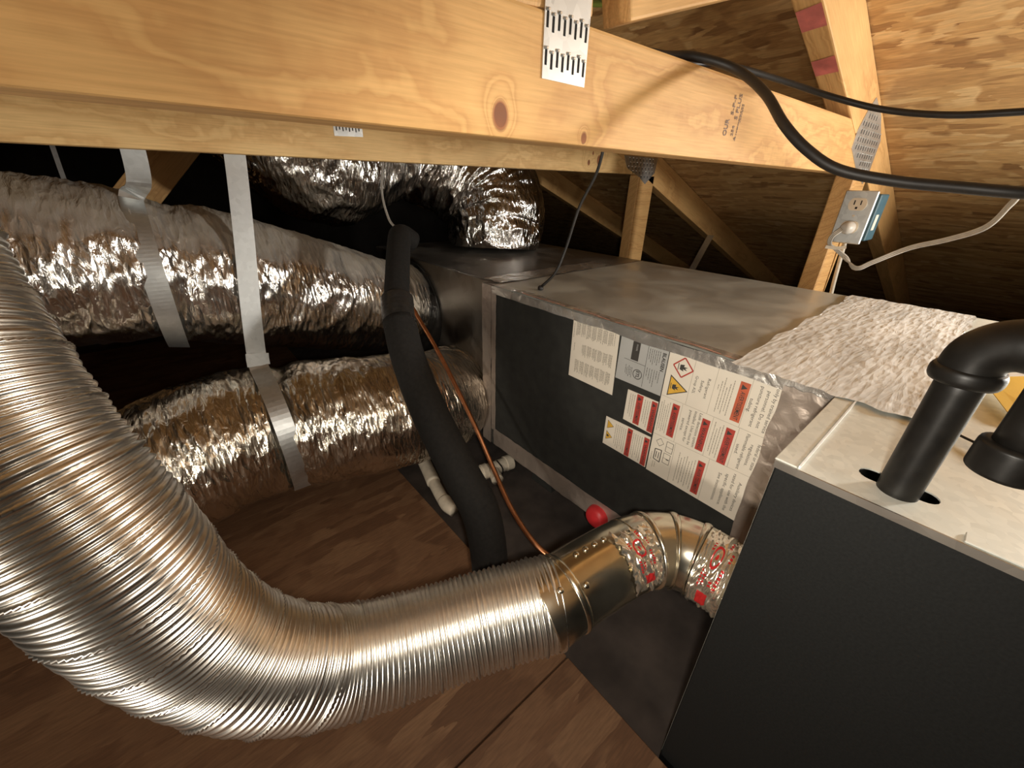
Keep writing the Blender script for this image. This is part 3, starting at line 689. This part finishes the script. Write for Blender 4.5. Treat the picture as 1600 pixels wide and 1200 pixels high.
# ------------------------------------------------------------------ hanging straps
sg = 'steel hanging straps'
s_ = thing('hanger_strap', 'grey steel strap hanging in front of the upper duct, looped around the lower duct', 'strap', (.12, .965, CH_B), sg)
yc, zc, rr = .90, .264, .1445
loop = [(.06 + .012 * i / 8, yc - rr * math.sin(a), zc + rr * math.cos(a)) for i, a in enumerate(np.linspace(.12, 2.75, 9))]
ribbon('strap_band', [(.122, .966, .86), (.120, .966, .80), (.098, .940, .66), (.075, .915, .53), (.0605, .900, .430), ] + loop, [(1, 0.08, 0)] * 5 + [(1, 0, 0)] * 9, .034, .0010, M['strap'], s_, 90)
ribbon('strap_buckle', [(.0630, .901, .440), (.0610, .8985, .428), (.0600, .896, .416)], (1, .08, 0), .040, .004, M['strap'], s_, 4)
s_ = thing('hanger_strap', 'grey steel strap wrapped round the upper duct at the left', 'strap', (-.02, .965, CH_B), sg)
uy, uz, ur = 1.050, .588, .1485
loop = [(-.045 - .012 * i / 8, uy - ur * math.sin(a), uz + ur * math.cos(a)) for i, a in enumerate(np.linspace(.42, 3.0, 9))]
ribbon('strap_band', [(-.020, .967, .86), (-.0205, .967, .80), (-.028, .975, .745)] + loop, [(1, .1, 0)] * 3 + [(1, 0, -.25)] * 9, .032, .0010, M['strap'], s_, 80)
s_ = thing('hanger_strap', 'thin strap hanging in the dark at the far left above the upper duct', 'strap', (-.17, 1.5, .8), sg)
ribbon('strap_band', [(-.168, 1.49, .98), (-.172, 1.49, .83), (-.178, 1.49, .72), (-.18, 1.49, .55)], (1, 0, 0), .009, .001, M['strap'], s_, 12)
s_ = thing('hanger_strap', 'short strap in the shadows beyond the cabinet between the two posts', 'strap', (1.6, .92, .5), sg)
ribbon('strap_band', [(1.72, .86, .585), (1.66, .86, .50), (1.60, .86, .40), (1.55, .86, .2)], (0, 1, 0), .026, .001, M['strap'], s_, 12)

# ------------------------------------------------------------------ big bare flexible duct
flx = thing('flexible_duct', 'large bare ribbed aluminium flexible duct sweeping across the foreground', 'duct', (0, .3, .25))
FP = [(.262, .222, .277), (.2457, .2300, .2760), (.1804, .2600, .2700), (.1026, .2880, .2680), (.025, .3080, .2830), (-.020, .3160, .3130), (-.052, .3240, .3480), (-.075, .3330, .3900), (-.090, .3340, .4450), (-.100, .3360, .5100), (-.114, .3510, .5650), (-.127, .3720, .6050), (-.137, .3950, .6450), (-.146, .4200, .6900), (-.152, .44, .77), (-.16, .46, .90), (-.18, .47, 1.05), (-.2, .47, 1.3)]
def flex():
    C0, q0 = spline(FP, 600); L = q0[-1]; pitch = .0062; nr = int(L / pitch); sub = 6
    C, q = spline(FP, nr * sub); segs = 144; th = np.linspace(0, 2 * PI, segs, endpoint=False)
    R = np.zeros((len(C), segs))
    rng = np.random.RandomState(3)
    for i in range(len(C)):
        ph = (i % sub) / sub; rib = i // sub
        prof = abs(math.sin(PI * ph)) ** .7
        r = .0535 + .0034 * prof + .0005 * (rng.rand() if i % sub == 3 else 0) + .0004 * math.sin(rib * 1.7)
        R[i] = r
        # every ninth rib carries the crimped lock seam
        if rib % 7 == 4 and .2 < ph < .8: R[i] += .0016 * (np.arange(segs) % 2)
    V, Fc = sweep(C, R, segs, False); pyd('ribbed_hose', V, Fc, M['flex'], flx, None, True)
flex()

# ------------------------------------------------------------------ galvanized vent pipe with elbow
vp = thing('vent_pipe', 'galvanized round pipe and elbow joining the ribbed duct to the furnace', 'pipe', (.4, .16, .2))
EP = [tuple(cw(*p)) for p in ((.238, .2180, .2765), (.262, .2125, .281), (.31, .2050, .2865), (.355, .1965, .2900), (.395, .1880, .2910), (.424, .1760, .2910), (.446, .1570, .2910), (.459, .1310, .2910), (.463, .1030, .2910), (.464, .0655, .2910))]
EC, EQ = spline(EP, 200)
def seg(name, i0, i1, r0, r1, mat, parent=vp, segs=48, bead=None):
    C = EC[i0:i1 + 1]; R = np.linspace(r0, r1, len(C)); V, Fc = sweep(C, R, segs, True); return pyd(name, V, Fc, mat, parent, None, True)
seg('collar', 4, 30, .0520, .0505, M['galv_pipe']); seg('straight_pipe', 28, 99, .0505, .0505, M['galv_pipe'])
def near(b, c): return int(np.argmin(np.linalg.norm(EC - np.array(cw(b, c, .291)), axis=1)))
G1, G2, G3 = near(.419, .179), near(.447, .156), near(.461, .124)
for i0, i1 in ((98, G1), (G1, G2), (G2, G3), (G3, 199)): seg('elbow_gore', i0, i1, .0512, .0506, M['galv_pipe'])
def bead(i, h=.0028, w=3):
    C = EC[i - w:i + w + 1]; R = [.0508 + h * math.cos(PI / 2 * (k / (w + .4))) for k in range(-w, w + 1)]; V, Fc = sweep(C, np.array(R), 48, True); pyd('bead', V, Fc, M['galv_pipe'], vp, None, True)
for i in (29, G1, G2, G3): bead(i, .0030 if i > 40 else .0018, 3)
ET, EN, EB = frames(EC)
def onpipe(i, ang, r): 
    i = int(max(0, min(len(EC) - 1, i))); return Vector(EC[i] + r * (math.cos(ang) * EN[i] + math.sin(ang) * EB[i]))
def to_cam_ang(i):
    d = np.array(EYE) - EC[i]; return math.atan2(d @ EB[i], d @ EN[i])
def rivet(i, da):
    a = to_cam_ang(i) + da; p = onpipe(i, a, .0512); q = onpipe(i, a, .0532)
    tube('rivet', [tuple(p) + (.0042,), tuple((p + q) / 2) + (.0038,), tuple(q) + (.0022,)], 0, M['galv_pipe'], vp, 4, 12)
rivet(17, -.10); rivet(36, .12)
for i in (44, 53, 62, 71): rivet(i, -.62)
def ptape(i0, i1, a0, a1, seedv, name):
    V = []; U = []; nu, nv = 40, 44
    for i in range(nu + 1):
        for j in range(nv + 1):
            ii = i0 + (i1 - i0) * i / nu; base = to_cam_ang(int((i0 + i1) / 2)); aa = base + a0 + (a1 - a0) * j / nv
            rg = noise.noise(Vector((i * .3, j * .3, seedv)))
            if i in (0, nu): ii += rg * 3
            if j in (0, nv): aa += rg * .25
            h = abs(noise.noise(Vector((i * .13 + seedv, j * .13, 1.1)))) * .007 + abs(noise.noise(Vector((i * .33, j * .33 + seedv, 4.1)))) * .0022
            i_lo = int(ii); fr = ii - i_lo
            p = onpipe(i_lo, aa, .0518 + h) * (1 - fr) + onpipe(i_lo + 1, aa, .0518 + h) * fr
            V.append(p); U.append((i / nu, j / nv))
    Fc = [(i * (nv + 1) + j, (i + 1) * (nv + 1) + j, (i + 1) * (nv + 1) + j + 1, i * (nv + 1) + j + 1) for i in range(nu) for j in range(nv)]
    o = pyd(name, V, Fc, M['print_tape'], vp, None, True, U); o['label'] = 'crumpled foil tape with red print'
ptape(G1 - 42, G1 - 6, 1.0, -.55, 3.0, 'foil_tape'); ptape(G3 + 5, 198, 1.3, -1.1, 9.0, 'foil_tape')

# ------------------------------------------------------------------ refrigerant lines and drain fittings
sl_ = thing('suction_line', 'refrigerant line in black foam insulation running down in front of the plenum', 'pipe', (.27, .40, .05))
SP = [(.420, .905, .632), (.392, .895, .648), (.371, .862, .638), (.335, .800, .592), (.305, .745, .550), (.285, .695, .512)]
tube('foam_sleeve', [p + (.0245,) for p in SP], 0, M['insul_tube'], sl_, 50, 20)
SQ = [(.288, .705, .520, .031), (.272, .640, .466, .031), (.262, .555, .405, .0315), (.262, .460, .335, .0315), (.272, .412, .275, .0315), (.275, .392, .19, .0315), (.276, .392, .09, .0315), (.276, .392, .0015, .0315)]
tube('foam_sleeve', SQ, 0, M['insul_tube'], sl_, 60, 20)
def wrap():
    C, q = spline([(.305, .745, .550), (.292, .715, .527), (.283, .685, .502)], 40); R = np.array([[.0305 + .0018 * abs(noise.noise(Vector((i * .35, math.cos(j * .26) * 2, math.sin(j * .26) * 2)))) for j in range(24)] for i in range(41)])
    V, Fc = sweep(C, R, 24); pyd('tape_wrap', V, Fc, M['vinyl_tape'], sl_, None, True)
wrap()
tag(tube('copper_line', [(.40, .96, .53), (.417, .909, .461), (.416, .786, .383), (.413, .648, .275), (.407, .564, .205), (.392, .475, .160), (.388, .39, .135), (.41, .33, .12)], .0052, M['copper'], None, 70, 10), 'bare copper tube running beside the black insulated line', 'pipe')
tag(tube('control_wire', [(.50, 1.175, .86), (.474, 1.150, .8046), (.43, 1.073, .731), (.408, .995, .676), (.397, .93, .660), (.378, .888, .658)], .0028, M['cord_grey'], None, 30, 8), 'thin grey wire curving down to the top of the insulated line', 'wire')
dr = thing('drain_trap', 'off-white plastic drain tee and trap at the foot of the coil cabinet', 'pipe fitting', (.53, .73, 0))
def pipe(pts, r, name, parent, mat=M['pvc']): return tube(name, pts, r, mat, parent, 16, 16)
pipe([(.474, .774, .000), (.520, .770, .000)], .0165, 'stub', dr); pipe([(.512, .771, .001), (.606, .762, .001)], .0205, 'tee_body', dr)
pipe([(.553, .768, .000), (.536, .720, -.002)], .0175, 'tee_branch', dr); pipe([(.594, .763, .002), (.617, .761, .002)], .0235, 'hub', dr); pipe([(.516, .7705, .002), (.532, .769, .002)], .0235, 'hub', dr)
ribbon('wire_tie', [(.566, .7665, .026), (.570, .741, .010), (.566, .738, -.012)], (1, 0, 0), .004, .002, M['black_rubber'], dr, 8)
dp = thing('drain_pipe', 'bent off-white drain pipe lying on the floor left of the insulated line', 'pipe', (.38, .75, ZF))
pipe([(.420, 1.000, -.006), (.408, .935, -.006), (.400, .895, -.006)], .0150, 'pipe_run', dp); pipe([(.408, .925, -.002), (.396, .868, -.002), (.385, .820, -.002)], .0190, 'elbow_hub', dp)
pipe([(.388, .830, -.005), (.375, .756, -.005), (.372, .722, -.005)], .0160, 'pipe_run', dp)
pipe([(.374, .742, -.003), (.372, .716, -.003), (.378, .694, -.004)], .0180, 'end_hub', dp)
tag(pipe([(.492, .735, -.009), (.470, .655, -.009)], .0125, 'pipe_stub', None, M['pvc']), 'short open pipe stub on the floor below the drain tee', 'pipe')

# ------------------------------------------------------------------ gas pipe on the furnace
gp = thing('gas_pipe', 'black iron gas pipe rising from the furnace top into an elbow', 'pipe', cw(.404, -.0145, ZT))
PX, PY = .404, .0005
RG = .0134
tube('riser', [(PX, PY, ZT - .08), (PX, PY, .60), (PX, PY, .655)], RG, M['black_iron'], gp, 10, 28)
el = [(PX, PY, .646)] + [(PX + (1 - math.cos(a)) * -.004, PY - .022 * (1 - math.cos(a)), .656 + .020 * math.sin(a)) for a in np.linspace(0, PI / 2, 6)] + [(PX - .006, PY - .045, .6765)]
tube('elbow', [p + (.0168,) for p in el], 0, M['black_iron'], gp, 30, 28)
tube('elbow_band', [(PX, PY, .643, .0180), (PX, PY, .646, .0194), (PX, PY, .651, .0194), (PX, PY, .654, .0180)], 0, M['black_iron'], gp, 8, 28)
tube('branch', [(PX - .006, PY - .040, .6765), (PX - .012, PY - .20, .6765)], RG, M['black_iron'], gp, 6, 28)
dl = thing('drip_leg', 'capped black iron drip leg hanging over the furnace top at the right edge', 'pipe', (.374, -.036, .605))
DX, DY = .372, -.036
tube('cap', [(DX, DY, .602, .0165), (DX, DY, .6035, .0172), (DX, DY, .618, .0172), (DX, DY, .6225, .0165), (DX, DY, .6235, .0135)], 0, M['black_iron'], dl, 16, 28)
tube('nipple', [(DX, DY, .618), (DX, DY, .68), (DX, DY, .76)], .0122, M['black_iron'], dl, 8, 28)
yt = thing('yellow_tag', 'yellow tag with white edge behind the gas pipe', 'tag', (.72, -.02, .548))
pyd('card', [(.728, -.012, .560), (.790, -.055, .562), (.650, -.085, .552), (.640, -.046, .551), (.728, -.012, .5592), (.790, -.055, .5612), (.650, -.085, .5512), (.640, -.046, .5502)], [(3, 2, 1, 0), (4, 5, 6, 7), (0, 1, 5, 4), (1, 2, 6, 5), (2, 3, 7, 6), (3, 0, 4, 7)], M['yellow'], yt)
pyd('edge_strip', [(.7285, -.0115, .5605), (.7905, -.0545, .5625), (.7975, -.0505, .5625), (.7345, -.0085, .5605)], [(0, 1, 2, 3)], M['white'], yt)
tag(tube('loose_wire', [(.590, .002, .5462), (.560, -.011, .5475), (.541, -.036, .549), (.52, -.07, .549)], .0013, M['black_rubber'], None, 16, 6), 'short thin black wire lying on the furnace top by the drip leg', 'wire')

# ------------------------------------------------------------------ outlet, cords, cables
ol = thing('outlet_box', 'steel faced duplex outlet on a blue box fixed to the near truss post', 'outlet', (1.2, .285, .70))
OX, OY0, OY1, OZ0, OZ1 = 1.198, .2570, .3165, .6530, .7620
box('device_box', (OX + .003, OY0 - .006, OZ0 + .008), (OX + .062, .3085, OZ1 - .006), M['blue_box'], ol, None, .002)
box('cover_plate', (OX - .002, OY0, OZ0), (OX + .002, OY1, OZ1), M['plate'], ol, None, .0018)
box('box_sticker', (OX + .016, OY0 - .0066, OZ0 + .030), (OX + .036, OY0 - .0060, OZ0 + .062), M['paper'], ol)
ymid = (OY0 + OY1) / 2
def recept(zc):
    pts = []
    for i in range(24):
        a = 2 * PI * i / 24; y = .0165 * math.cos(a); z = max(-.0125, min(.0125, .0165 * math.sin(a))); pts.append((y, z))
    V = [(OX - .0045, ymid + y, zc + z) for y, z in pts] + [(OX - .001, ymid + y, zc + z) for y, z in pts]
    n = 24; r = pyd('receptacle', V, [tuple(range(n)), tuple(range(n, 2 * n))[::-1]] + [(i, n + i, n + (i + 1) % n, (i + 1) % n) for i in range(n)], M['outlet'], ol)
    for dy in (.006, -.006): box('blade_slot', (OX - .0049, ymid + dy - .0011, zc - .001), (OX - .0044, ymid + dy + .0011, zc + .008), M['hole'], r)
    box('ground_hole', (OX - .0049, ymid - .002, zc - .0095), (OX - .0044, ymid + .002, zc - .0050), M['hole'], r, None, 0)
recept(.7345); recept(.6875)
box('plate_screw', (OX - .0035, ymid - .0022, .7088), (OX - .0015, ymid + .0022, .7132), M['outlet'], ol, None, .001)
cord = thing('appliance_cord', 'grey flat three-wire cord plugged into the outlet and trailing off to the right', 'cord', (1.19, .28, .65))
# plug body: rounded block with flat cord leaving down to the left
C, q = spline([(OX - .004, ymid, .6865), (OX - .016, ymid + .001, .6865), (OX - .026, ymid + .004, .685)], 6); V, Fc = sweep(C, np.array([.0135, .0140, .0138, .0130, .0120, .0105, .0070]), 20); pyd('plug', V, Fc, M['cord_grey'], cord, None, True)
def flatcord(name, pts, wv, width, strands, r, mat, parent, n=60):
    P = [tuple(p) + tuple(w) for p, w in zip(pts, wv)]; C, q = spline(P, n)
    T = np.gradient(C[:, :3], axis=0); T /= np.linalg.norm(T, axis=1)[:, None]; Wv = C[:, 3:6] - T * np.sum(C[:, 3:6] * T, 1)[:, None]; Wv /= np.linalg.norm(Wv, axis=1)[:, None]
    for k in range(strands):
        o = (k - (strands - 1) / 2) * width / strands; CC = C[:, :3] + Wv * o; V, Fc = sweep(CC, r, 10, True, (.3, .5, .9)); pyd(name, V, Fc, mat, parent, None, True)
cpts = [(OX - .024, ymid + .006, .684), (OX - .030, ymid + .018, .668), (OX - .020, ymid + .020, .650), (OX - .010, ymid + .008, .640), (OX - .004, ymid - .014, .624), (1.183, .243, .605), (1.190, .219, .622), (1.201, .173, .656), (1.179, .121, .680), (1.116, .075, .709), (1.03, .055, .749), (.958, .042, .773), (.87, .0, .80)]
flatcord('cord_strand', cpts, [(0, 1, .4), (0, 1, .5), (0, 1, .3), (0, 1, 0), (0, .8, .2), (0, .3, 1), (0, .2, 1), (0, .2, 1), (0, .2, 1), (0, .4, 1), (.3, .6, 1), (.3, .6, 1), (.3, .6, 1)], .0095, 3, .0019, M['cord_grey'], cord, 110)
ribbon('cord_tie', [(OX - .022, ymid + .026, .6435), (OX - .014, ymid + .006, .6425), (OX - .008, ymid - .010, .646)], (0, .2, 1), .007, .004, M['nm'], cord, 8)
tag(tube('feed_cable', [(1.262, .300, .657), (1.266, .299, .63), (1.275, .295, .56), (1.285, .290, .48), (1.30, .288, .30), (1.30, .288, ZF + .01)], .0045, M['nm'], None, 24, 10), 'pale cable running down from the outlet behind the cabinet', 'cable')

cA = [(.30, .345, .892), (.40, .345, .8885), (.470, .336, .8885), (.505, .318, .8900), (.531, .281, .877), (.524, .240, .850), (.506, .205, .818), (.505, .177, .795), (.510, .147, .778), (.522, .104, .769), (.534, .062, .765), (.542, .025, .762), (.563, -.007, .762), (.62, -.05, .76)]
tag(tube('power_cord', cA, .0047, M['black_rubber'], None, 90, 12), 'thick black cord looping over the near beam and crossing to the right edge', 'cord')
cB = [(.42, .360, .888), (.507, .347, .8885), (.593, .331, .898), (.670, .291, .887), (.717, .241, .869), (.735, .186, .852), (.733, .124, .841), (.734, .065, .839), (.761, .016, .842), (.85, -.04, .85)]
tag(tube('power_cord', cB, .0036, M['black_rubber'], None, 80, 12), 'thinner black cord higher up in front of the rafter and roof boards', 'cord')
sc_ = thing('sensor_cable', 'thin black cable hanging from the beams to the coil cabinet top', 'cable', (.612, .665, .548))
tube('cable_run', [(.668, .56, .90), (.668, .576, .816), (.671, .591, .775), (.662, .618, .716), (.651, .634, .640), (.633, .643, .586), (.614, .664, .553)], .0030, M['black_rubber'], sc_, 60, 10)
tube('grommet', [(.612, .666, .5450, .0062), (.612, .666, .5495, .0066), (.613, .665, .5530, .0045)], 0, M['black_rubber'], sc_, 6, 14)
gs = tube('green_strip', [(.36, .40, .930), (.4196, .40, .9405), (.50, .40, .9575), (.56, .40, .973), (.6, .40, .99)], .008, M['green'], None, 20, 12)
tag(gs, 'green plastic strip at the top edge behind the nail plate', 'strip')
